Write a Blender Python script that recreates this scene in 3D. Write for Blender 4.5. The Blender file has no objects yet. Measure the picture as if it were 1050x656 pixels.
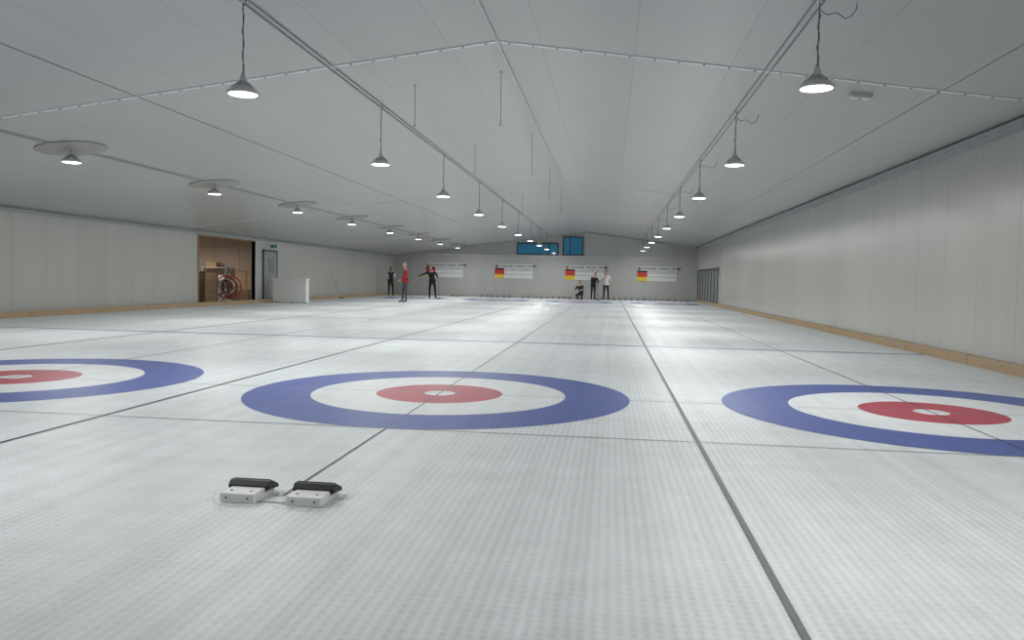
import bpy, bmesh, math, random
from mathutils import Vector, Matrix, Euler
random.seed(4)
scene=bpy.context.scene
scene.view_settings.view_transform='Standard'
scene.view_settings.look='None'
scene.view_settings.exposure=0
PI=math.pi

# ------------------------------------------------------------ layout (metres)
S=4.524                       # sheet spacing, origin = centre of the middle near house
SHEETS=(-2*S,-S,0.0,S)
WL,WR=-12.41,6.956            # side walls
HL,HR=2.586,3.369             # ceiling height at side walls
RX,RZ=0.07,4.237              # ridge
YB,YF=-12.0,42.2              # back wall / far wall
FAR=34.7                      # far tee
def ceil_z(x):
    return RZ-(x-RX)*(RZ-HR)/(WR-RX) if x>RX else RZ-(RX-x)*(RZ-HL)/(RX-WL)

# ------------------------------------------------------------ materials
def newmat(name):
    m=bpy.data.materials.new(name); m.use_nodes=True
    nt=m.node_tree; b=nt.nodes['Principled BSDF']
    return m,nt,b
def N(nt,t,**k):
    n=nt.nodes.new(t)
    for a,v in k.items(): setattr(n,a,v)
    return n
def math_(nt,op,a,b=None,c=None):
    n=nt.nodes.new('ShaderNodeMath'); n.operation=op
    for i,v in enumerate((a,b,c)):
        if v is None: continue
        if isinstance(v,(int,float)): n.inputs[i].default_value=v
        else: nt.links.new(v,n.inputs[i])
    return n.outputs[0]
def pos(nt):
    g=N(nt,'ShaderNodeNewGeometry'); s=N(nt,'ShaderNodeSeparateXYZ')
    nt.links.new(g.outputs['Position'],s.inputs[0]); return g.outputs['Position'],s.outputs
def scaled_noise(nt,p,sc,scale=1.0,detail=3.0):
    vm=N(nt,'ShaderNodeVectorMath',operation='MULTIPLY'); nt.links.new(p,vm.inputs[0]); vm.inputs[1].default_value=sc
    n=N(nt,'ShaderNodeTexNoise'); n.inputs['Scale'].default_value=scale; n.inputs['Detail'].default_value=detail
    nt.links.new(vm.outputs[0],n.inputs['Vector']); return n.outputs[0]
def simple(name,col,rough=.5,metal=0.,emit=None,es=0.,var=.06,vs=8.,spec=.5):
    m,nt,b=newmat(name)
    p,_=pos(nt)
    n=scaled_noise(nt,p,(1,1,1),vs)
    f=math_(nt,'MULTIPLY_ADD',n,2*var,1-var)
    vm=N(nt,'ShaderNodeVectorMath',operation='SCALE'); vm.inputs[0].default_value=col[:3]; nt.links.new(f,vm.inputs['Scale'])
    nt.links.new(vm.outputs[0],b.inputs['Base Color'])
    b.inputs['Roughness'].default_value=rough; b.inputs['Metallic'].default_value=metal
    b.inputs['Specular IOR Level'].default_value=spec
    if emit: b.inputs['Emission Color'].default_value=(*emit,1); b.inputs['Emission Strength'].default_value=es
    return m
def ice_mat(name,col,rough=.42,amp=1.0):
    m,nt,b=newmat(name)
    p,s=pos(nt); X,Y=s[0],s[1]
    wob=scaled_noise(nt,p,(1,1,1),3.0,2)
    xs=math_(nt,'MULTIPLY_ADD',wob,.016,X)
    sx=math_(nt,'SINE',math_(nt,'MULTIPLY',xs,2*PI/.043))
    sy=math_(nt,'SINE',math_(nt,'MULTIPLY',math_(nt,'MULTIPLY_ADD',wob,.03,Y),2*PI/.047))
    grid=math_(nt,'MULTIPLY',math_(nt,'MULTIPLY_ADD',sx,.5,.5),math_(nt,'MULTIPLY_ADD',sy,.28,.72))
    patch=scaled_noise(nt,p,(.35,.22,1),1.0,4)
    streak=scaled_noise(nt,p,(8.,.09,1),1.0,4)
    cross=scaled_noise(nt,p,(.15,2.4,1),1.0,3)
    fine=scaled_noise(nt,p,(1,1,1),34.0,4)
    med=scaled_noise(nt,p,(1,1,1),5.0,5)
    gm=scaled_noise(nt,p,(1.1,.5,1),1.0,3)
    ga=math_(nt,'MULTIPLY',math_(nt,'MULTIPLY',gm,.30*amp),grid)
    f=math_(nt,'SUBTRACT',1.05,ga)
    for t,a in ((patch,.32),(streak,.34),(cross,.18),(fine,.16),(med,.22)):
        f=math_(nt,'ADD',f,math_(nt,'MULTIPLY',math_(nt,'SUBTRACT',t,.5),a*amp))
    vm=N(nt,'ShaderNodeVectorMath',operation='SCALE'); vm.inputs[0].default_value=col; nt.links.new(f,vm.inputs['Scale'])
    nt.links.new(vm.outputs[0],b.inputs['Base Color'])
    r=math_(nt,'MULTIPLY_ADD',patch,.25,rough-.10)
    nt.links.new(r,b.inputs['Roughness'])
    b.inputs['Specular IOR Level'].default_value=.32
    h=math_(nt,'MULTIPLY_ADD',fine,.8,math_(nt,'MULTIPLY',grid,.6))
    bp=N(nt,'ShaderNodeBump'); bp.inputs['Strength'].default_value=.32; bp.inputs['Distance'].default_value=.004
    nt.links.new(h,bp.inputs['Height']); nt.links.new(bp.outputs[0],b.inputs['Normal'])
    return m
def panel_mat(name,col,axis,period,offset,rough=.42,streaks=.12,seam=.35,w=.010,vert=True):
    m,nt,b=newmat(name)
    p,s=pos(nt); A=s[axis]
    t=math_(nt,'DIVIDE',math_(nt,'SUBTRACT',A,offset),period)
    fr=math_(nt,'ABSOLUTE',math_(nt,'SUBTRACT',math_(nt,'FRACT',math_(nt,'ADD',t,100.5)),.5))
    line=math_(nt,'LESS_THAN',fr,w/period)
    cellid=math_(nt,'FLOOR',math_(nt,'ADD',t,100.0))
    wn=N(nt,'ShaderNodeTexWhiteNoise',noise_dimensions='1D'); nt.links.new(cellid,wn.inputs['W'])
    sc=(3.,3.,.25) if vert else (2.5,.25,1.)
    st=scaled_noise(nt,p,sc,1.0,4)
    big=scaled_noise(nt,p,(.3,.3,.3),1.0,2)
    f=math_(nt,'SUBTRACT',1.0,math_(nt,'MULTIPLY',line,seam))
    f=math_(nt,'ADD',f,math_(nt,'MULTIPLY',math_(nt,'SUBTRACT',st,.5),streaks))
    f=math_(nt,'ADD',f,math_(nt,'MULTIPLY',math_(nt,'SUBTRACT',big,.5),.12))
    f=math_(nt,'ADD',f,math_(nt,'MULTIPLY',math_(nt,'SUBTRACT',wn.outputs[0],.5),.04))
    vm=N(nt,'ShaderNodeVectorMath',operation='SCALE'); vm.inputs[0].default_value=col; nt.links.new(f,vm.inputs['Scale'])
    nt.links.new(vm.outputs[0],b.inputs['Base Color'])
    b.inputs['Roughness'].default_value=rough
    b.inputs['Specular IOR Level'].default_value=.5
    bp=N(nt,'ShaderNodeBump'); bp.inputs['Strength'].default_value=.25; bp.inputs['Distance'].default_value=.01
    h=math_(nt,'SUBTRACT',math_(nt,'MULTIPLY',big,.8),math_(nt,'MULTIPLY',line,.5))
    nt.links.new(h,bp.inputs['Height']); nt.links.new(bp.outputs[0],b.inputs['Normal'])
    return m

M={}
ICE=(.69,.735,.75)
M['ice']=ice_mat('ice',ICE)
M['ice_blue']=ice_mat('ice_blue',(.085,.125,.37),amp=.8)
M['ice_red']=ice_mat('ice_red',(.42,.065,.095),amp=.8)
M['ice_white']=ice_mat('ice_white',(.725,.76,.775),amp=.8)
M['ice_line']=ice_mat('ice_line',(.08,.09,.10),amp=.6)
M['ice_thin']=ice_mat('ice_thin_line',(.27,.30,.32),amp=.6)
M['ice_hog']=ice_mat('ice_hog_line',(.13,.17,.40),amp=.6)
M['ceil']=panel_mat('ceiling_panel',(.505,.51,.50),0,1.2,-.55,rough=.28,streaks=.06,seam=.20,w=.007,vert=False)
M['wall_r']=panel_mat('wall_panel',(.50,.50,.47),1,1.15,4.8,rough=.28,seam=.22,w=.008,streaks=.16)
M['wall_f']=panel_mat('far_wall_panel',(.47,.475,.46),0,1.15,0.1,rough=.45,seam=.12)
M['wall_up']=panel_mat('upper_panel',(.54,.55,.54),0,1.15,-.1,rough=.45,seam=.2)
M['osb']=simple('osb_board',(.44,.32,.20),.7,var=.35,vs=18)
M['galv']=simple('galvanised_steel',(.36,.39,.42),.4,.5,var=.15,vs=20)
M['trim']=simple('white_trim',(.62,.63,.62),.4)
M['flash']=simple('ridge_flashing',(.82,.83,.83),.3)
M['conduit']=simple('conduit_grey',(.42,.43,.43),.5)
M['tray']=simple('tray_grey',(.38,.41,.43),.45)
M['cable']=simple('cable_dark',(.12,.12,.12),.6)
M['lampbody']=simple('lamp_body',(.70,.71,.71),.35,.0)
M['lens']=simple('lamp_lens',(.9,.9,.9),.3,emit=(1,1,.98),es=6.)
M['disc']=simple('grey_disc',(.36,.35,.32),.5,var=.1,vs=6)  # brownish grey disc on the ceiling above each left-row lamp
M['black']=simple('black_rubber',(.012,.012,.014),.55,var=.3,vs=40)
M['white']=simple('white_plastic',(.80,.81,.79),.4,var=.05,vs=30)
M['frost']=simple('ice_shavings',(.86,.88,.89),.8,var=.1,vs=60)
M['darkframe']=simple('dark_frame',(.04,.045,.05),.4)
M['glass_teal']=simple('window_glass_teal',(.02,.10,.16),.08,emit=(.015,.15,.26),es=.35,var=.6,vs=1.6)  # faint emission in the panes stands in for light behind the windows
M['glass_grey']=simple('door_glass',(.22,.24,.25),.18,var=.3,vs=1.5)
M['doorgrey']=simple('door_grey',(.30,.31,.32),.45)
M['ply']=simple('plywood_wall',(.50,.40,.32),.6,var=.12,vs=1.5)
M['wood']=simple('crate_wood',(.36,.23,.13),.7,var=.3,vs=14)
M['card']=simple('cardboard',(.46,.33,.20),.8,var=.1)
M['redpaint']=simple('red_paint',(.50,.05,.04),.4)
M['green']=simple('exit_green',(.02,.28,.11),.4,var=.05)
M['concrete']=simple('concrete',(.33,.32,.30),.8,var=.15,vs=3)
M['granite']=simple('granite',(.24,.25,.26),.35,var=.5,vs=90)
M['hred']=simple('handle_red',(.55,.05,.05),.35)
M['hyel']=simple('handle_yellow',(.70,.48,.05),.35)
M['hblue']=simple('handle_blue',(.06,.14,.45),.35)
M['sb_red']=simple('board_red',(.62,.04,.03),.5)
M['sb_yel']=simple('board_yellow',(.80,.58,.04),.5)
M['sb_black']=simple('board_black',(.015,.015,.02),.5)
M['sb_white']=simple('board_white',(.80,.81,.81),.45)
M['skin']=simple('skin',(.50,.30,.21),.55)
M['hair_dark']=simple('hair_dark',(.03,.02,.015),.6,var=.3,vs=60)
M['hair_grey']=simple('hair_grey',(.38,.36,.33),.6,var=.3,vs=60)
M['c_black']=simple('cloth_black',(.018,.018,.022),.85,var=.3,vs=12)
M['c_navy']=simple('cloth_navy',(.06,.065,.085),.85,var=.3,vs=12)
M['c_red']=simple('cloth_red',(.36,.025,.03),.8,var=.25,vs=12)
M['c_white']=simple('cloth_white',(.66,.66,.66),.85,var=.1,vs=12)
M['shoe']=simple('shoe',(.03,.03,.03),.6)
M['lips']=simple('lips',(.35,.12,.10),.5)

# ------------------------------------------------------------ mesh builder
class B:
    def __init__(s): s.bm=bmesh.new(); s.mats=[]
    def mi(s,m):
        if m not in s.mats: s.mats.append(m)
        return s.mats.index(m)
    def quad(s,pts,m):
        f=s.bm.faces.new([s.bm.verts.new(p) for p in pts]); f.material_index=s.mi(m); return f
    def box(s,x0,x1,y0,y1,z0,z1,m,bev=0.,mat=None):
        t=bmesh.new(); bmesh.ops.create_cube(t,size=1)
        for v in t.verts: v.co=Vector(((x0+x1)/2+v.co.x*(x1-x0),(y0+y1)/2+v.co.y*(y1-y0),(z0+z1)/2+v.co.z*(z1-z0)))
        if bev: bmesh.ops.bevel(t,geom=t.edges[:],offset=bev,segments=2,affect='EDGES',profile=.6)
        s.add(t,m,mat)
    def add(s,t,m,mat=None,smooth=False):
        i=s.mi(m); vm={}
        for v in t.verts:
            vm[v]=s.bm.verts.new(mat@v.co if mat else v.co)
        for f in t.faces:
            try: g=s.bm.faces.new([vm[v] for v in f.verts]); g.material_index=i; g.smooth=smooth
            except ValueError: pass
        t.free()
    def lathe(s,prof,c,m,seg=24,mat=None,cap=True):
        t=bmesh.new(); rings=[]
        for r,z in prof:
            rings.append([t.verts.new((c[0]+r*math.cos(2*PI*k/seg),c[1]+r*math.sin(2*PI*k/seg),c[2]+z)) for k in range(seg)])
        for a,b in zip(rings,rings[1:]):
            for k in range(seg): t.faces.new((a[k],a[(k+1)%seg],b[(k+1)%seg],b[k]))
        if cap:
            t.faces.new(rings[0][::-1]); t.faces.new(rings[-1])
        s.add(t,m,mat,True)
    def tube(s,pts,rad,m,seg=8,mat=None):
        pts=[Vector(p) for p in pts]
        if isinstance(rad,(int,float)): rad=[rad]*len(pts)
        t=bmesh.new(); rings=[]
        for i,p in enumerate(pts):
            d=(pts[min(i+1,len(pts)-1)]-pts[max(i-1,0)]).normalized()
            a=d.orthogonal().normalized() if i==0 else (pa-d*pa.dot(d)).normalized()
            pa=a; b=d.cross(a)
            rings.append([t.verts.new(p+(a*math.cos(2*PI*k/seg)+b*math.sin(2*PI*k/seg))*rad[i]) for k in range(seg)])
        for a,b in zip(rings,rings[1:]):
            for k in range(seg): t.faces.new((a[k],a[(k+1)%seg],b[(k+1)%seg],b[k]))
        t.faces.new(rings[0][::-1]); t.faces.new(rings[-1])
        s.add(t,m,mat,True)
    def ball(s,c,r,m,u=12,v=8,mat=None):
        t=bmesh.new(); bmesh.ops.create_uvsphere(t,u_segments=u,v_segments=v,radius=1)
        for q in t.verts: q.co=Vector((c[0]+q.co.x*r[0],c[1]+q.co.y*r[1],c[2]+q.co.z*r[2]))
        s.add(t,m,mat,True)
    def text(s,txt,size,m,mat,align='LEFT',bold=0.):
        cu=bpy.data.curves.new('t','FONT'); cu.body=txt; cu.size=size; cu.align_x=align; cu.align_y='CENTER'
        cu.extrude=.002; cu.offset=bold; cu.resolution_u=2
        o=bpy.data.objects.new('t',cu); scene.collection.objects.link(o)
        dg=bpy.context.evaluated_depsgraph_get()
        me=bpy.data.meshes.new_from_object(o.evaluated_get(dg))
        t=bmesh.new(); t.from_mesh(me)
        bpy.data.objects.remove(o); bpy.data.curves.remove(cu); bpy.data.meshes.remove(me)
        s.add(t,m,mat)
    def obj(s,name,loc=(0,0,0),rot=(0,0,0),parent=None,recalc=True):
        if recalc: bmesh.ops.recalc_face_normals(s.bm,faces=s.bm.faces[:])
        me=bpy.data.meshes.new(name); s.bm.to_mesh(me); s.bm.free()
        for m in s.mats: me.materials.append(M[m] if isinstance(m,str) else m)
        o=bpy.data.objects.new(name,me); scene.collection.objects.link(o)
        o.location=loc; o.rotation_euler=rot
        if parent: o.parent=parent
        return o

# ------------------------------------------------------------ shell
b=B(); b.box(WL-.15,WR+.15,YB-.1,YF+.1,-.15,0,'ice'); b.obj('floor')
T=.15
GY0,GY1,GZ=31.6,41.8,1.95
b=B(); b.box(WR,WR+T,YB,GY0,0,HR,'wall_r'); b.box(WR,WR+T,GY0,YF,GZ,HR,'wall_r'); b.box(WR,WR+T,GY1,YF,0,GZ,'wall_r'); b.obj('wall_right')
OY0,OY1=17.8,22.1
b=B(); b.box(WL-T,WL,YB,OY0,0,HL,'wall_r'); b.box(WL-T,WL,OY1,YF,0,HL,'wall_r'); b.box(WL-T,WL,OY0,OY1,2.46,HL,'wall_r'); b.obj('wall_left')
def gable(name,y0,y1,m):
    b=B(); prof=[(WL-T,0),(WR+T,0),(WR+T,HR),(RX,RZ),(WL-T,HL)]
    t=bmesh.new(); a=[t.verts.new((x,y0,z)) for x,z in prof]; c=[t.verts.new((x,y1,z)) for x,z in prof]
    t.faces.new(a); t.faces.new(c[::-1])
    for k in range(5): t.faces.new((a[k],c[k],c[(k+1)%5],a[(k+1)%5]))
    b.add(t,m); return b.obj(name)
gable('wall_far',YF,YF+.2,'wall_f'); gable('wall_back',YB-.2,YB,'wall_f')
b=B()
t=bmesh.new(); prof=[(WL-T,HL-.02),(RX,RZ),(WR+T,HR-.02),(WR+T,HR+.2),(RX,RZ+.2),(WL-T,HL+.2)]
a=[t.verts.new((x,YB-.2,z)) for x,z in prof]; c=[t.verts.new((x,YF+.2,z)) for x,z in prof]
for k in range(6): t.faces.new((a[k],c[k],c[(k+1)%6],a[(k+1)%6]))
t.faces.new(a); t.faces.new(c[::-1]); b.add(t,'ceil'); b.obj('ceiling')

def flashing(name,y,w=.05):
    b=B()
    for xa,xb in ((WL,RX),(RX,WR)):
        za,zb=ceil_z(xa),ceil_z(xb)
        t=bmesh.new(); v=[t.verts.new(p) for p in ((xa,y-w/2,za-.012),(xb,y-w/2,zb-.012),(xb,y+w/2,zb-.012),(xa,y+w/2,za-.012),(xa,y-w/2,za+.01),(xb,y-w/2,zb+.01),(xb,y+w/2,zb+.01),(xa,y+w/2,za+.01))]
        for q in ((0,1,2,3),(4,5,6,7),(0,1,5,4),(3,2,6,7)): t.faces.new([v[i] for i in q])
        b.add(t,'flash')
        n=int((xb-xa)/.3)
        for k in range(n):
            x=xa+(k+.5)*(xb-xa)/n; b.ball((x,y,ceil_z(x)-.018),(.016,.016,.012),'tray',8,4)
    b.obj(name)
flashing('trim_ceiling_joint',2.86,.06); flashing('trim_ceiling_joint.001',16.8,.04); flashing('trim_ceiling_joint.002',30.0,.04)
b=B(); b.box(RX-.016,RX+.016,YB,YF,RZ-.02,RZ-.002,'trim',.004)
for k in range(90): b.ball((RX,YB+.3+k*.6,RZ-.022),(.01,.01,.006),'conduit',6,4)
b.obj('trim_ridge')
ROWS=(-7.60,-2.20,3.5)
b=B()
for x in ROWS:
    for d in (-.03,.045):
        z=ceil_z(x+d)-.012; b.tube([(x+d,YB,z),(x+d,YF,z)],.008,'conduit',6)
for x in (-5.0,5.6):
    z=ceil_z(x)-.006; b.tube([(x,YB,z),(x,YF,z)],.005,'conduit',6)
b.obj('ceiling_conduit')
b=B()
Y0t,Y1t=YB+.05,YF-.12
b.box(WR-.12,WR-.001,Y0t,Y1t,HR-.16,HR-.15,'tray'); b.box(WR-.125,WR-.115,Y0t,Y1t,HR-.16,HR-.03,'tray')
for k in range(int((Y1t-Y0t)/.6)):
    y=Y0t+.1+k*.6; b.box(WR-.130,WR-.124,y,y+.35,HR-.115,HR-.085,'galv')
b.obj('cable_tray')
b=B(); b.box(WL+.001,WL+.06,Y0t,Y1t,HL-.10,HL-.03,'tray',.005); b.obj('cable_tray.001')
def kerb(name,x0,x1,y0,y1,h=.15):
    b=B(); b.box(x0,x1,y0,y1,0,h,'osb',.004)
    if y1-y0>x1-x0:
        y=y0
        while y<y1-.1: b.box(x0-.004,x1+.004,y,y+.012,0,h+.003,'wood'); y+=2.4
    return b.obj(name)
kerb('baseboard_right',WR-.07,WR-.02,YB+.02,YF-.1); kerb('baseboard_left',WL+.25,WL+.30,YB+.02,YF-.1,.14)
b=B(); b.box(WL+.32,WR-.1,YF-.14,YF-.08,0,.06,'conduit',.004); b.obj('baseboard_far')
b=B(); b.box(WL+.005,WL+.245,YB+.02,YF-.1,0,.05,'concrete'); b.obj('trim_left_ledge')

# ------------------------------------------------------------ painted houses and lines (in the ice)
def ring(b,cx,cy,r0,r1,z,m,seg=128):
    for k in range(seg):
        a0,a1=2*PI*k/seg,2*PI*(k+1)/seg
        if r0==0: b.quad([(cx,cy,z),(cx+r1*math.cos(a0),cy+r1*math.sin(a0),z),(cx+r1*math.cos(a1),cy+r1*math.sin(a1),z)],m)
        else: b.quad([(cx+r0*math.cos(a0),cy+r0*math.sin(a0),z),(cx+r1*math.cos(a0),cy+r1*math.sin(a0),z),(cx+r1*math.cos(a1),cy+r1*math.sin(a1),z),(cx+r0*math.cos(a1),cy+r0*math.sin(a1),z)],m)
def strip(b,x0,x1,y0,y1,z,m): b.quad([(x0,y0,z),(x1,y0,z),(x1,y1,z),(x0,y1,z)],m)
for cy in (0,FAR):
    for cx in SHEETS:
        b=B(); ring(b,0,0,0,.15,.001,'ice_white',48); ring(b,0,0,.15,.61,.001,'ice_red'); ring(b,0,0,.61,1.22,.001,'ice_white'); ring(b,0,0,1.22,1.83,.001,'ice_blue')
        b.obj('curling_house',(cx,cy,.001))
b=B()
for cx in SHEETS: strip(b,cx-.008,cx+.008,-3.66,FAR+3.66,.0035,'ice_line')
b.obj('centre_lines')
b=B()
for cx in (-1.5*S,-.5*S,.5*S): strip(b,cx-.015,cx+.015,YB,YF-.2,.0035,'ice_line')
b.obj('sheet_divider_lines')
b=B()
for y in (6.4,FAR-6.4): strip(b,WL+.32,WR-.08,y-.05,y+.05,.003,'ice_hog')
b.obj('hog_lines')
b=B()
for y in (0,-1.83,FAR,FAR+1.83): strip(b,WL+.32,WR-.08,y-.007,y+.007,.003,'ice_thin')
b.obj('tee_and_back_lines')

# ------------------------------------------------------------ lamps
def lamp_mesh():
    b=B()
    b.lathe([(.010,.150),(.022,.147),(.032,.135),(.036,.10),(.045,.07),(.07,.045),(.12,.010),(.158,-.018),(.164,-.034),(.160,-.044),(.146,-.046)],(0,0,0),'lampbody',32,cap=False)
    b.lathe([(.146,-.045),(.12,-.052),(.06,-.056),(.0,-.057)],(0,0,0),'lens',32,cap=False)
    for k in range(20):
        a=2*PI*k/20; c,s_=math.cos(a),math.sin(a)
        t=bmesh.new(); d=Vector((-s_,c,0))*.003
        P=[Vector((c*.03,s_*.03,.10)),Vector((c*.03,s_*.03,.05)),Vector((c*.12,s_*.12,.008)),Vector((c*.115,s_*.115,.028))]
        v=[t.verts.new(p+d) for p in P]+[t.verts.new(p-d) for p in P]
        t.faces.new(v[:4]); t.faces.new(v[4:][::-1])
        for i in range(4): t.faces.new((v[i],v[(i+1)%4],v[4+(i+1)%4],v[4+i]))
        b.add(t,'lampbody')
    return b.obj('lamp_head')
LZ=3.02
base=lamp_mesh(); base_data=base.data; bpy.data.objects.remove(base)
L=bpy.data.lights.new('lamp_light','AREA'); L.shape='DISK'; L.size=.28; L.energy=57; L.color=(1,.995,.975)
for ri,x in enumerate(ROWS):
    y0=.15 if ri==0 else .35
    for k in range(-1,9):
        y=y0+4.87*k
        e=bpy.data.objects.new('pendant_lamp',None); scene.collection.objects.link(e); e.location=(x,y,LZ)
        h=bpy.data.objects.new('head',base_data); scene.collection.objects.link(h); h.parent=e
        l=bpy.data.objects.new('light',L); scene.collection.objects.link(l); l.parent=e; l.location=(0,0,-.062)
        top=ceil_z(x)-LZ
        b=B(); b.tube([(0,0,.14),(0,0,top)],.005,'cable',6)
        b.lathe([(.03,0),(.03,-.02),(.01,-.03)],(0,0,top),'trim',12)
        b.tube([(0,0,.145),(.018,0,.165),(0,0,.185),(-.018,0,.165),(0,0,.145)],.004,'cable',5)
        if ri>0:
            pts=[(.01,0,.18)]
            for i in range(1,10):
                q=i/9; pts.append((.012*math.sin(q*16),.012*math.cos(q*16),.18+(top-.28)*q))
            for q,(dx,dz) in enumerate(((.08,-.14),(.16,-.12),(.24,-.18),(.30,-.15),(.34,-.09))): pts.append((dx,.02,top+dz))
            pts.append((.34,.02,ceil_z(x+.34)-LZ))
            if ri==2: b.tube(pts,.0045,'cable',5)
            else: b.tube(pts[:10]+[(.04,0,top)],.004,'cable',5)
        b.obj('cord',parent=e)
        if ri==0:
            b=B(); b.lathe([(.54,0),(.56,.008),(.56,.02),(.54,.024)],(0,0,0),'disc',40)
            sl=math.atan((RZ-HL)/(RX-WL)); o=b.obj('ceiling_disc',(0,0,top-.025),(0,-sl,0),parent=e)
b=B()
for x,y,ln in ((-.08,4.3,.78),(-.1,9.2,.85),(-.1,14.1,.85),(-1.4,4.3,.62),(-1.4,9.6,.6),(-.1,19.0,.8),(-1.4,19,.6)):
    z=ceil_z(x); b.tube([(x,y,z),(x+.005,y,z-ln)],.004,'cable',5); b.ball((x,y,z-ln),(.010,.010,.018),'cable',6,4); b.lathe([(.02,0),(.02,-.015)],(x,y,z),'trim',8)
b.obj('hanging_wires')
b=B(); sl=math.atan((RZ-HR)/(WR-RX))
b.box(-.14,.14,-.06,.06,-.06,0,'trim',.01); b.box(-.11,.11,-.04,.04,-.068,-.058,'sb_white',.003); b.box(-.02,.02,-.01,.01,-.072,-.066,'darkframe')
b.obj('emergency_light',(4.8,3.4,ceil_z(4.8)),(0,sl,0))

# ------------------------------------------------------------ hacks in the foreground
def hack(loc):
    e=bpy.data.objects.new('curling_hack',None); scene.collection.objects.link(e); e.location=loc
    b=B(); b.box(-.088,.088,0,.13,0,.048,'white',.006)
    b.box(-.088,.088,.12,.24,0,.028,'white',.004)
    for x in (-.055,.055): b.lathe([(.005,0),(.005,.002)],(0,0,0),'darkframe',10,Matrix.Translation((x,-.001,.026))@Matrix.Rotation(PI/2,4,'X'))
    for x in (-.05,.05): b.lathe([(.008,0),(.008,.004),(.0,.005)],(x,.05,.047),'galv',10,cap=False)
    b.obj('base_block',parent=e)
    b=B(); t=bmesh.new()
    pr=[(.125,.040),(.125,.056),(.145,.076),(.165,.078),(.24,.046),(.25,.028),(.24,.026)]
    xs=(-.108,-.102,.102,.108); rows=[]
    for i,x in enumerate(xs):
        k=.93 if i in(0,3) else 1
        rows.append([t.verts.new((x,.185+(y-.185)*k,.03+(z-.03)*k)) for y,z in pr])
    n=len(pr)
    for a,c in zip(rows,rows[1:]):
        for i in range(n): t.faces.new((a[i],a[(i+1)%n],c[(i+1)%n],c[i]))
    t.faces.new(rows[0]); t.faces.new(rows[-1][::-1]); b.add(t,'black')
    for i in range(6): b.box(-.095,.095,.168+i*.012,.172+i*.012,.072-i*.0052,.080-i*.0052,'black')
    b.obj('rubber_foothold',parent=e)
    b=B()
    for i in range(300):
        a=random.uniform(0,2*PI); rr=abs(random.gauss(.15,.04)); r=random.uniform(.001,.004)
        b.ball((rr*math.cos(a)*.85,.11+rr*math.sin(a)*.9,.001),(r*1.6,r*1.4,r*.5),'frost',6,4)
    b.obj('ice_shavings',parent=e)
hack((-.165,-3.83,0.001)); hack((.175,-3.83,0.001))
b=B(); b.box(-.078,.088,-3.79,-3.782,.001,.006,'conduit',.001); b.obj('hack_connecting_bar')

# ------------------------------------------------------------ scoreboards
FY=YF-.001
face=lambda x,z,y=FY: Matrix.Translation((x,y,z))@Matrix.Rotation(PI/2,4,'X')
for cx in SHEETS:
    b=B(); x0,x1=-1.22,1.22; z0,z1=1.2,2.12
    b.box(x0,x1,FY-.04,FY,z0+.0,z1,'sb_white',.004)
    y=FY-.042
    b.text('AUCKLAND CURLING CENTRE',.172,'sb_black',face(x0+.27,z1-.13,y),'LEFT',.006)
    b.lathe([(.10,0),(.10,.004)],(0,0,0),'sb_black',20,face(x0+.13,z1-.13,y)); b.lathe([(.045,0),(.045,.007)],(0,0,0),'sb_yel',16,face(x0+.15,z1-.11,y))
    b.box(x0,x1,y-.002,y,z1-.262,z1-.25,'sb_black')
    b.box(x0,x0+.62,y-.004,y,z1-.36,z1-.262,'sb_black'); b.box(x0,x0+.62,y-.004,y,z0+.26,z1-.36,'sb_red'); b.box(x0,x0+.62,y-.004,y,z0,z0+.26,'sb_yel')
    for i in range(1,13):
        x=x0+.62+i*(1.82/12.5)-.07
        b.box(x+.07,x+.078,y-.002,y,z0,z1-.26,'sb_black')
        b.text(str(i),.12,'sb_black',face(x,z1-.33,y),'CENTER',.002)
    b.box(x0+.62,x1,y-.002,y,z0+.26,z0+.275,'sb_black'); b.box(x0+.62,x1,y-.002,y,z1-.41,z1-.395,'sb_black')
    b.obj('curling_scoreboard',(cx,0,0))

# ------------------------------------------------------------ upper windows and panels on far wall
def window(name,x0,x1,z0,z1,div):
    e=bpy.data.objects.new(name,None); scene.collection.objects.link(e)
    b=B(); y0,y1=FY-.06,FY; w=.07
    b.box(x0,x1,y0,y1,z0,z0+w,'darkframe'); b.box(x0,x1,y0,y1,z1-w,z1,'darkframe'); b.box(x0,x0+w,y0,y1,z0,z1,'darkframe'); b.box(x1-w,x1,y0,y1,z0,z1,'darkframe')
    for d in div: b.box(d-.03,d+.03,y0,y1,z0,z1,'darkframe')
    b.obj('frame',parent=e); b=B(); b.box(x0+w,x1-w,y1-.03,y1-.01,z0+w,z1-w,'glass_teal')
    b.obj('glass',parent=e)
window('window_1',-4.35,-1.68,2.74,3.50,(-2.3,)); window('window_2',-1.42,-.12,2.74,3.93,(-.95,))
b=B(); b.box(-10.2,5.4,FY-.10,FY,2.64,2.72,'trim',.004); b.obj('trim_far_ledge')
b=B(); t=bmesh.new()
pp=[(-.02,2.74),(5.35,2.74),(5.35,ceil_z(5.35)-.04),(.07,RZ-.06),(-.02,RZ-.08)]
a=[t.verts.new((x,FY-.05,z)) for x,z in pp]; c=[t.verts.new((x,FY,z)) for x,z in pp]
t.faces.new(a)
for k in range(5): t.faces.new((a[k],c[k],c[(k+1)%5],a[(k+1)%5]))
b.add(t,'wall_up'); b.obj('trim_upper_panel')

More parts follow.
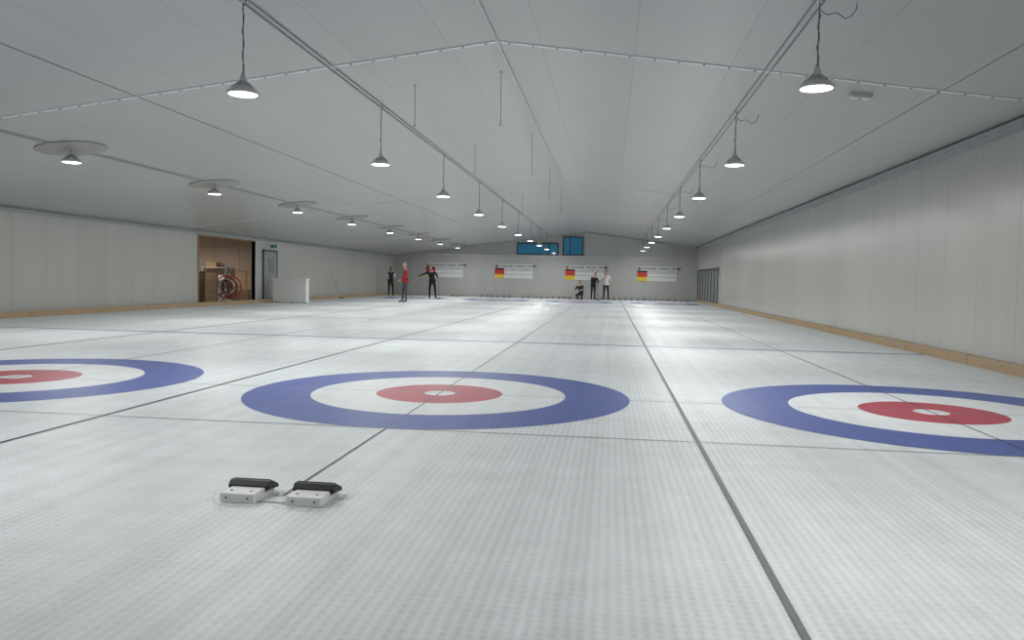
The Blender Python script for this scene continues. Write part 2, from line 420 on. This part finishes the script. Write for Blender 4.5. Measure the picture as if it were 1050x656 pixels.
# ------------------------------------------------------------ glazed doors in right wall
e=bpy.data.objects.new('glazed_door_bay',None); scene.collection.objects.link(e)
b=B(); b.box(WR+.02,WR+.10,GY0,GY1,0.0,.12,'darkframe'); b.box(WR+.0,WR+.10,GY0,GY1,GZ-.08,GZ,'darkframe')
n=8
for k in range(n+1):
    y=GY0+k*(GY1-GY0-.08)/n; b.box(WR+.03,WR+.10,y,y+.08,0,GZ,'darkframe')
b.obj('frame',parent=e)
b=B(); b.box(WR+.05,WR+.07,GY0,GY1,.1,GZ,'glass_grey'); b.obj('glass',parent=e)
b=B(); b.box(WR-.05,WR,GY0-.12,GY0-.02,.0,HR-.2,'trim',.005); b.obj('trim_right_post')

# ------------------------------------------------------------ left wall door, exit sign, annex room
e=bpy.data.objects.new('door_1',None); scene.collection.objects.link(e)
b=B(); X=WL
b.box(X,X+.05,22.75,22.83,.05,2.15,'darkframe'); b.box(X,X+.05,24.02,24.10,.05,2.15,'darkframe'); b.box(X,X+.05,22.75,24.10,2.07,2.15,'darkframe'); b.obj('frame',parent=e)
b=B(); b.box(X,X+.04,22.83,24.02,.05,2.07,'doorgrey'); b.box(X+.04,X+.045,23.2,23.7,1.2,1.8,'glass_grey'); b.tube([(X+.04,23.9,1.05),(X+.09,23.9,1.05),(X+.09,23.78,1.05)],.012,'galv'); b.obj('leaf',parent=e)
b=B()
b.box(-.15,.15,-.02,.02,-.07,.07,'green',.004)
mm=lambda x,z: Matrix.Translation((x,-.021,z))@Matrix.Rotation(PI/2,4,'X')
b.text('EXIT',.085,'sb_white',mm(-.02,0),'LEFT')
b.ball((-.10,-.022,.045),(.012,.003,.012),'sb_white',8,6)
b.tube([(-.105,-.022,.030),(-.115,-.022,-.005)],[.012,.010],'sb_white',6); b.tube([(-.115,-.022,-.005),(-.085,-.022,-.025),(-.085,-.022,-.06)],.006,'sb_white',6)
b.tube([(-.115,-.022,-.005),(-.130,-.022,-.04),(-.142,-.022,-.045)],.006,'sb_white',6); b.tube([(-.105,-.022,.03),(-.075,-.022,.015)],.005,'sb_white',6); b.tube([(-.105,-.022,.03),(-.135,-.022,.015)],.005,'sb_white',6)
b.tube([(-.15,0,.05),(-.27,0,.05)],.01,'galv',6)
b.obj('exit_sign',(WL+.27,23.2,2.30))
AX=-18.5
b=B(); b.box(AX,WL-T,OY0-2.5,OY1+3.5,-.1,.0,'concrete'); b.obj('floor_annex')
b=B(); b.box(AX-.1,AX,OY0-2.5,OY1+3.6,0,2.9,'ply'); b.box(AX,WL-T,OY1+3.5,OY1+3.6,0,2.9,'ply'); b.box(AX,WL-T,OY0-2.6,OY0-2.5,0,2.9,'ply')
for x in (-17.2,-16.0,-14.8,-13.6): b.box(x-.01,x+.01,OY1+3.49,OY1+3.5,0,2.9,'wood')
b.obj('wall_annex')
b=B(); b.box(AX-.1,WL-T,OY0-2.6,OY1+3.6,2.9,3.0,'trim'); b.obj('ceiling_annex')
b=B(); b.box(WL-T-.02,WL+.02,OY0-.06,OY0,0,2.46,'wood'); b.box(WL-T-.02,WL+.02,OY1,OY1+.06,0,2.46,'trim'); b.box(WL-T-.02,WL+.02,OY0,OY1,2.42,2.46,'wood'); b.obj('trim_opening')
for yy in (21.6,23.2):
    e=bpy.data.objects.new('fluorescent_batten',None); scene.collection.objects.link(e); e.location=(-16.2,yy,2.40)
    b=B(); b.box(-.62,.62,-.05,.05,.0,.05,'trim',.008); b.tube([(-.6,-.02,-.02),(.6,-.02,-.02)],.014,'lens',8)
    for sx in(-.5,.5): b.tube([(sx,0,.05),(sx,0,.498)],.004,'cable',5)
    b.obj('batten_body',parent=e)
    l=bpy.data.lights.new('tube_light','AREA'); l.shape='RECTANGLE'; l.size=1.2; l.size_y=.08; l.energy=40; l.color=(1,.94,.86)
    o=bpy.data.objects.new('tube_light',l); scene.collection.objects.link(o); o.parent=e; o.location=(0,0,-.05)
def crate(name,loc,w,d,h,m='wood'):
    b=B()
    n=int(h/.12)
    for i in range(n):
        z=i*h/n; b.box(-w/2,w/2,-d/2,-d/2+.02,z+.008,z+h/n-.008,m); b.box(-w/2,w/2,d/2-.02,d/2,z+.008,z+h/n-.008,m)
        b.box(-w/2,-w/2+.02,-d/2,d/2,z+.008,z+h/n-.008,m); b.box(w/2-.02,w/2,-d/2,d/2,z+.008,z+h/n-.008,m)
    for sx in(-1,1):
        for sy in(-1,1): b.box(sx*w/2-.04,sx*w/2+.02 if sx<0 else sx*w/2+.02,sy*d/2-.03,sy*d/2+.03,0,h,m)
    b.box(-w/2,w/2,-d/2,d/2,.02,.04,m); b.box(-w/2,w/2,-d/2,d/2,h-.02,h,m)
    return b.obj(name,loc)
crate('wooden_crate',(-14.0,20.6,0),1.1,.9,1.2); crate('wooden_crate.001',(-16.6,22.6,0),1.0,.9,.9)
b=B(); b.box(-.35,.35,-.3,.3,0,.5,'card',.01); b.box(-.34,.34,-.02,.02,.5,.504,'osb'); b.obj('cardboard_box',(-13.3,22.9,0))
# wooden cabinet with doors and a small shelf unit with boxes against the annex end wall
b=B(); b.box(-.55,.55,-.25,.25,.06,1.25,'wood',.01); b.box(-.57,.57,-.27,.27,1.25,1.29,'card',.005); b.box(-.5,.5,-.2,.2,0,.06,'darkframe')
for sx in (-1,1): b.box(sx*.27-.25,sx*.27+.25,-.268,-.25,.10,1.20,'card',.004); b.ball((sx*.05,-.28,.7),(.015,.015,.015),'galv',8,6)
b.obj('wooden_cabinet',(-14.15,25.2,0))
b=B()
for sx in(-.6,.6):
    for sy in (-.2,.2): b.box(sx-.02,sx+.02,sy-.02,sy+.02,0,1.5,'galv')
for z in (.3,.85,1.4): b.box(-.62,.62,-.22,.22,z-.015,z+.015,'trim')
for x,z,w,h,m in ((-.35,.315,.4,.3,'card'),(.2,.315,.45,.35,'wood'),(-.3,.865,.45,.3,'card'),(.3,.865,.4,.2,'sb_white'),(-.1,1.415,.5,.22,'card')):
    b.box(x-w/2,x+w/2,-.18,.18,z,z+h,m,.008)
b.obj('storage_shelf',(-15.75,25.2,0))
# barrel and bucket beside the reel
b=B(); b.lathe([(.20,0),(.22,.05),(.225,.3),(.22,.55),(.20,.6),(.18,.6),(.18,.57),(.0,.57)],(0,0,0),'sb_white',24,cap=False); b.lathe([(.228,.28),(.232,.30),(.228,.32)],(0,0,0),'darkframe',24,cap=False); b.obj('plastic_drum',(-14.1,22.6,0))
b=B()
for sy in (-.22,.22):
    b.tube([(.42*math.cos(a*2*PI/24),sy,.62+.42*math.sin(a*2*PI/24)) for a in range(25)],.025,'redpaint',6)
    for a in range(6): b.tube([(0,sy,.62),(.42*math.cos(a*PI/3),sy,.62+.42*math.sin(a*PI/3))],.012,'redpaint',6)
    b.tube([(-.4,sy,0.03),(0,sy,.62),(.4,sy,.03)],.02,'redpaint',6)
for i in range(9):
    yy=-.18+i*.045; b.tube([(.3*math.cos(a*2*PI/20),yy,.62+.3*math.sin(a*2*PI/20)) for a in range(21)],.022,'trim' if i<4 else 'cable',6)
b.tube([(0,-.3,.62),(0,.3,.62)],.03,'galv',8); b.box(-.45,.45,-.28,.28,0,.04,'darkframe'); b.tube([(.3,-.2,.62),(.5,-.2,.3),(.45,-.2,.05)],.015,'cable',6)
b.obj('hose_reel',(-13.15,21.35,0))
b=B(); b.box(-12.08,-10.66,23.0,23.35,.02,.98,'white',.01); b.box(-12.10,-10.63,22.97,23.38,.96,1.0,'sb_white',.006)
for x in (-11.9,-11.3,-10.76): b.box(x-.04,x+.04,23.0,23.3,0,.03,'darkframe')
b.obj('white_barrier_cabinet')
def broom_mesh(b,p0,p1,m='darkframe'):
    b.tube([p0,p1],.013,m,8)
    p0=Vector(p0); b.box(-.10,.10,-.035,.035,-.02,.03,'c_black',.01,Matrix.Translation(p0))
    b.tube([p0+Vector((0,0,.02)),p0+(Vector(p1)-p0).normalized()*.12],[.035,.016],'sb_yel',8)
b=B(); broom_mesh(b,(WL+.42,31.0,.02),(WL+.02,30.6,1.20),'conduit'); b.obj('curling_broom')
def stones(name,items):
    b=B()
    for x,y,h,a in items:
        b.lathe([(.0,.0),(.07,.0),(.10,.012),(.135,.04),(.144,.058),(.144,.072),(.135,.09),(.105,.112),(.07,.118),(.0,.119)],(x,y,.002),'granite',20,cap=False)
        mt=Matrix.Translation((x,y,.12))@Matrix.Rotation(a,4,'Z')
        b.lathe([(.05,0),(.052,.006),(.035,.012),(0,.013)],(0,0,0),h,16,mt,cap=False)
        b.tube([(0,.0,.005),(0,.0,.045),(.02,0,.062),(.10,0,.066),(.13,0,.060)],[.014,.012,.013,.012,.009],h,8,mt)
    return b.obj(name)
for k,cx in enumerate(SHEETS):
    n1,n2=((0,3),(6,5),(6,6),(6,5))[k]
    it=[]
    for i in range(n1):
        it.append((cx-1.9+i*.36+random.uniform(-.03,.03),41.2+random.uniform(-.2,.2),'hred' if k%2==0 else 'hblue',random.uniform(0,6)))
    if it: stones('curling_stones',it)
    it=[]
    for i in range(n2): it.append((cx+.75+i*.38+random.uniform(-.03,.03) if cx<4 else cx+.3+i*.38,41.2+random.uniform(-.2,.2),'hyel' if k!=2 else 'hred',random.uniform(0,6)))
    stones('curling_stones',it)
# ------------------------------------------------------------ people
EDGES=[('pelvis','spine','top'),('spine','chest','top'),('chest','nb','top'),('nb','neck','skin'),('neck','head','skin'),
 ('pelvis','hipL','leg'),('hipL','kneeL','leg'),('kneeL','ankL','leg'),('ankL','toeL','shoe'),
 ('pelvis','hipR','leg'),('hipR','kneeR','leg'),('kneeR','ankR','leg'),('ankR','toeR','shoe'),
 ('chest','shL','top'),('shL','elL','slv'),('elL','wrL','fore'),
 ('chest','shR','top'),('shR','elR','slv'),('elR','wrR','fore')]
RAD={'pelvis':(.145,.115),'spine':(.135,.105),'chest':(.16,.115),'nb':(.075,.07),'neck':(.055,.055),'head':(.05,.05),
 'hip':(.092,.095),'knee':(.062,.062),'ank':(.045,.045),'toe':(.042,.034),'sh':(.07,.07),'el':(.047,.047),'wr':(.03,.03)}
BASE={'pelvis':(0,0,.96),'spine':(0,0,1.12),'chest':(0,.0,1.33),'nb':(0,.0,1.47),'neck':(0,-.01,1.54),'head':(0,-.015,1.60),
 'hipL':(.095,0,.90),'kneeL':(.11,-.01,.50),'ankL':(.12,.02,.085),'toeL':(.14,-.15,.04),
 'hipR':(-.095,0,.90),'kneeR':(-.11,-.01,.50),'ankR':(-.12,.02,.085),'toeR':(-.14,-.15,.04),
 'shL':(.185,0,1.42),'elL':(.25,.02,1.14),'wrL':(.26,-.08,.90),'shR':(-.185,0,1.42),'elR':(-.25,.02,1.14),'wrR':(-.26,-.08,.90)}
def person(name,loc,rot,pose,top,slv,fore,leg,hair,head_rot=(0,0,0),scale=1.,curl=.6,extra=None,longhair=False):
    J=dict(BASE); J.update(pose); keys=list(J)
    me=bpy.data.meshes.new('sk'); me.from_pydata([J[k] for k in keys],[(keys.index(a),keys.index(c)) for a,c,_ in EDGES],[])
    o=bpy.data.objects.new('sk',me); scene.collection.objects.link(o)
    md=o.modifiers.new('s','SKIN'); md.use_smooth_shade=True; sub=o.modifiers.new('u','SUBSURF'); sub.levels=2
    for i,k in enumerate(keys):
        r=RAD.get(k) or RAD[k[:-1]]; me.skin_vertices[0].data[i].radius=r; me.skin_vertices[0].data[i].use_root=(k=='pelvis')
    dg=bpy.context.evaluated_depsgraph_get(); ev=bpy.data.meshes.new_from_object(o.evaluated_get(dg))
    bpy.data.objects.remove(o)
    b=B(); mm={'top':top,'leg':leg,'skin':'skin','shoe':'shoe','slv':slv,'fore':fore}
    t=bmesh.new(); t.from_mesh(ev)
    segs=[(Vector(J[a]),Vector(J[c]),l) for a,c,l in EDGES]
    for l in mm.values(): b.mi(l)
    vm={v:b.bm.verts.new(v.co) for v in t.verts}
    for f in t.faces:
        c=f.calc_center_median(); best=None
        for A,C,l in segs:
            d=C-A; q=max(0,min(1,(c-A).dot(d)/d.length_squared)); dist=(c-(A+d*q)).length
            if l in('shoe','skin'): dist*=.95
            if best is None or dist<best[0]: best=(dist,l)
        g=b.bm.faces.new([vm[v] for v in f.verts]); g.material_index=b.mi(mm[best[1]]); g.smooth=True
    t.free()
    hc=Vector(J['head'])+Euler(head_rot).to_matrix()@Vector((0,-.015,.075))
    HM=Matrix.Translation(hc)@Euler(head_rot).to_matrix().to_4x4()
    t=bmesh.new(); bmesh.ops.create_uvsphere(t,u_segments=20,v_segments=14,radius=1)
    for v in t.verts:
        x,y,z=v.co; k=1+.28*min(0,z)
        v.co=Vector((x*.076*k,y*.096*(1+.12*min(0,z)*(1 if y>0 else 0))-(.012 if z<-.5 and y<0 else 0),z*.118))
    b.add(t,'skin',HM,True)
    b.tube([(0,-.088,.025),(0,-.108,-.008),(0,-.092,-.02)],[.007,.013,.009],'skin',8,HM)
    for sx in(-1,1):
        b.ball((sx*.076,.005,-.005),(.012,.02,.032),'skin',8,6,HM)
        b.ball((sx*.029,-.083,.012),(.014,.010,.008),'c_white',8,6,HM); b.ball((sx*.029,-.091,.012),(.006,.004,.006),'hair_dark',8,6,HM)
        b.tube([(sx*.014,-.090,.032),(sx*.042,-.082,.034)],.004,hair,5,HM)
    b.tube([(-.024,-.086,-.052),(0,-.094,-.050),(.024,-.086,-.052)],[.003,.007,.003],'lips',6,HM)
    t=bmesh.new(); bmesh.ops.create_uvsphere(t,u_segments=20,v_segments=14,radius=1)
    bmesh.ops.delete(t,geom=[v for v in t.verts if (v.co.y<-.25 and v.co.z<.48) or (v.co.z<-.45) or (v.co.y<.1 and v.co.z<.0)],context='VERTS')
    for v in t.verts: v.co=Vector((v.co.x*.084,v.co.y*.104+.004,v.co.z*.126+.004))
    b.add(t,hair,HM,True)
    if longhair: b.tube([(0,.09,.03),(0,.13,-.03),(0,.12,-.14),(0,.11,-.2)],[.025,.03,.025,.008],hair,8,HM)
    for s_ in 'LR':
        w=Vector(J['wr'+s_]); d=(w-Vector(J['el'+s_])).normalized()
        side=d.cross(Vector((0,1,0)) if abs(d.y)<.8 else Vector((0,0,1))).normalized(); nrm=d.cross(side).normalized()
        if nrm.y>0: nrm=-nrm
        pe=w+d*.085
        t=bmesh.new(); bmesh.ops.create_cube(t,size=1); bmesh.ops.bevel(t,geom=t.edges[:],offset=.25,segments=2,affect='EDGES')
        RM=Matrix((( side.x,nrm.x,d.x,0),(side.y,nrm.y,d.y,0),(side.z,nrm.z,d.z,0),(0,0,0,1)))
        for v in t.verts: v.co=Vector((v.co.x*.082,v.co.y*.034,v.co.z*.11))
        b.add(t,'skin',Matrix.Translation(w+d*.045)@RM,True)
        for i,ln in enumerate((.070,.080,.075,.058)):
            q=pe+side*((i-1.5)*.021); pts=[q-d*.015]; a=0; p=q
            for j,fr in enumerate((.45,.32,.25)):
                p=p+(d*math.cos(a)+nrm*math.sin(a))*ln*fr; pts.append(p); a+=curl
            b.tube(pts,[.0095,.0095,.0085,.0065],'skin',7)
        q=w+d*.03-side*.035; b.tube([q,q-side*.03+d*.02+nrm*.01,q-side*.035+d*.05+nrm*.02,q-side*.025+d*.07+nrm*.03],[.013,.012,.010,.008],'skin',7)
    if extra: extra(b,J)
    zmin=min(v.co.z for v in b.bm.verts)
    for v in b.bm.verts: v.co=(v.co-Vector((0,0,zmin)))*scale
    ob=b.obj(name,loc,(0,0,rot)); bpy.data.meshes.remove(ev); return ob
def jacket_hem(col):
    def fn(b,J):
        p=Vector(J['pelvis'])
        t=bmesh.new(); seg=24; R=[]
        for z,r in ((p.z-.06,.165),(p.z+.02,.165),(p.z+.10,.15)): R.append([t.verts.new((p.x+r*1.12*math.cos(2*PI*k/seg),p.y+r*.88*math.sin(2*PI*k/seg),z)) for k in range(seg)])
        for A,C in zip(R,R[1:]):
            for k in range(seg): t.faces.new((A[k],A[(k+1)%seg],C[(k+1)%seg],C[k]))
        b.add(t,col,None,True)
    return fn
person('woman_dark_vest_white_sleeves',(-11.6,38.6,.004),.6,{'elL':(.31,.03,1.16),'wrL':(.24,-.20,1.12),'elR':(-.31,.02,1.16),'wrR':(-.22,-.22,1.08),'kneeL':(.12,-.06,.5),'ankL':(.13,-.06,.085),'toeL':(.15,-.22,.04)},
  'c_black','c_white','c_white','c_black','hair_dark',(0,0,.2),.98,extra=jacket_hem('c_black'),longhair=True)
person('man_red_jacket',(-7.55,26.9,.004),-1.1,{'elL':(.27,.0,1.15),'wrL':(.14,-.22,1.02),'elR':(-.27,.0,1.15),'wrR':(-.14,-.24,1.0),'kneeR':(-.13,-.08,.5),'ankR':(-.14,-.10,.085),'toeR':(-.16,-.27,.04)},
  'c_red','c_red','c_red','c_navy','hair_grey',(.15,0,-.2),1.0,extra=jacket_hem('c_red'))
def broomx(b,J):
    w=Vector(J['wrL']); jacket_hem('c_black')(b,J); broom_mesh(b,(w.x+.10,w.y-.10,.03),(w.x-.01,w.y-.07,1.35))
person('man_black_pointing',(-7.95,34.0,.004),.15,{'spine':(-.02,-.03,1.12),'chest':(-.05,-.07,1.33),'nb':(-.07,-.10,1.46),'neck':(-.08,-.12,1.53),'head':(-.085,-.135,1.59),
  'shR':(-.24,-.07,1.40),'elR':(-.50,-.12,1.30),'wrR':(-.74,-.16,1.20),'shL':(.13,-.06,1.42),'elL':(.27,-.05,1.18),'wrL':(.30,-.24,1.08),
  'kneeL':(.15,-.04,.50),'ankL':(.19,.04,.085),'toeL':(.22,-.13,.04),'kneeR':(-.14,-.05,.5),'ankR':(-.14,.02,.085)},
  'c_black','c_black','c_black','c_black','hair_dark',(.15,0,-.6),1.02,.15,extra=broomx)
person('woman_crouching',(-.12,39.4,.004),-.5,{'pelvis':(0,.12,.38),'spine':(0,.06,.55),'chest':(0,-.04,.74),'nb':(0,-.10,.87),'neck':(0,-.13,.93),'head':(0,-.15,.99),
  'hipL':(.10,.10,.36),'kneeL':(.20,-.28,.50),'ankL':(.15,-.08,.085),'toeL':(.18,-.26,.04),'hipR':(-.10,.10,.36),'kneeR':(-.18,-.24,.30),'ankR':(-.14,.06,.10),'toeR':(-.16,-.10,.04),
  'shL':(.18,-.06,.82),'elL':(.26,-.24,.64),'wrL':(.16,-.40,.56),'shR':(-.18,-.06,.82),'elR':(-.27,-.22,.60),'wrR':(-.16,-.38,.50)},
  'c_black','c_black','skin','c_black','hair_dark',(-.1,0,.1),1.0,.8,longhair=True)
def broomy(b,J):
    w=(Vector(J['wrL'])+Vector(J['wrR']))/2; jacket_hem('c_black')(b,J); broom_mesh(b,(w.x-.02,w.y-.35,.03),(w.x,w.y-.02,1.30))
person('man_dark_with_broom',(.62,40.0,.004),.5,{'spine':(0,-.03,1.10),'chest':(0,-.10,1.29),'nb':(0,-.16,1.42),'neck':(0,-.20,1.48),'head':(0,-.22,1.53),
  'shL':(.18,-.12,1.37),'elL':(.26,-.22,1.12),'wrL':(.05,-.40,1.10),'shR':(-.18,-.12,1.37),'elR':(-.26,-.20,1.12),'wrR':(-.05,-.40,1.0)},
  'c_black','c_black','c_black','c_black','hair_dark',(.3,0,.1),.97,1.0,extra=broomy)
person('woman_white_shirt',(1.38,40.2,.004),.25,{'elR':(-.30,-.04,1.18),'wrR':(-.16,-.20,1.32),'elL':(.27,.04,1.15),'wrL':(.28,-.06,.93),'kneeL':(.13,-.05,.5),'ankL':(.17,0,.085),'toeL':(.21,-.16,.04)},
  'c_white','c_white','skin','c_black','hair_dark',(.05,0,-.3),1.02,.6,extra=jacket_hem('c_white'))

# ------------------------------------------------------------ world + camera
w=bpy.data.worlds.new('world'); scene.world=w; w.use_nodes=True
w.node_tree.nodes['Background'].inputs[0].default_value=(.5,.6,.7,1); w.node_tree.nodes['Background'].inputs[1].default_value=.2
cd=bpy.data.cameras.new('camera'); cam=bpy.data.objects.new('camera',cd); scene.collection.objects.link(cam); scene.camera=cam
cd.sensor_width=36; cd.sensor_fit='HORIZONTAL'; cd.lens=796.83/1050*36; cd.clip_start=.05; cd.clip_end=200
yaw,pitch,roll=.1242,-.0516,.0202
F=Vector((-math.sin(yaw)*math.cos(pitch),math.cos(yaw)*math.cos(pitch),math.sin(pitch)))
R=Vector((math.cos(yaw),math.sin(yaw),0)); U=R.cross(F)
R2=R*math.cos(roll)+U*math.sin(roll); U2=-R*math.sin(roll)+U*math.cos(roll)
cam.matrix_world=Matrix(((R2.x,U2.x,-F.x,1.6158),(R2.y,U2.y,-F.y,-7.3808),(R2.z,U2.z,-F.z,1.1175),(0,0,0,1)))
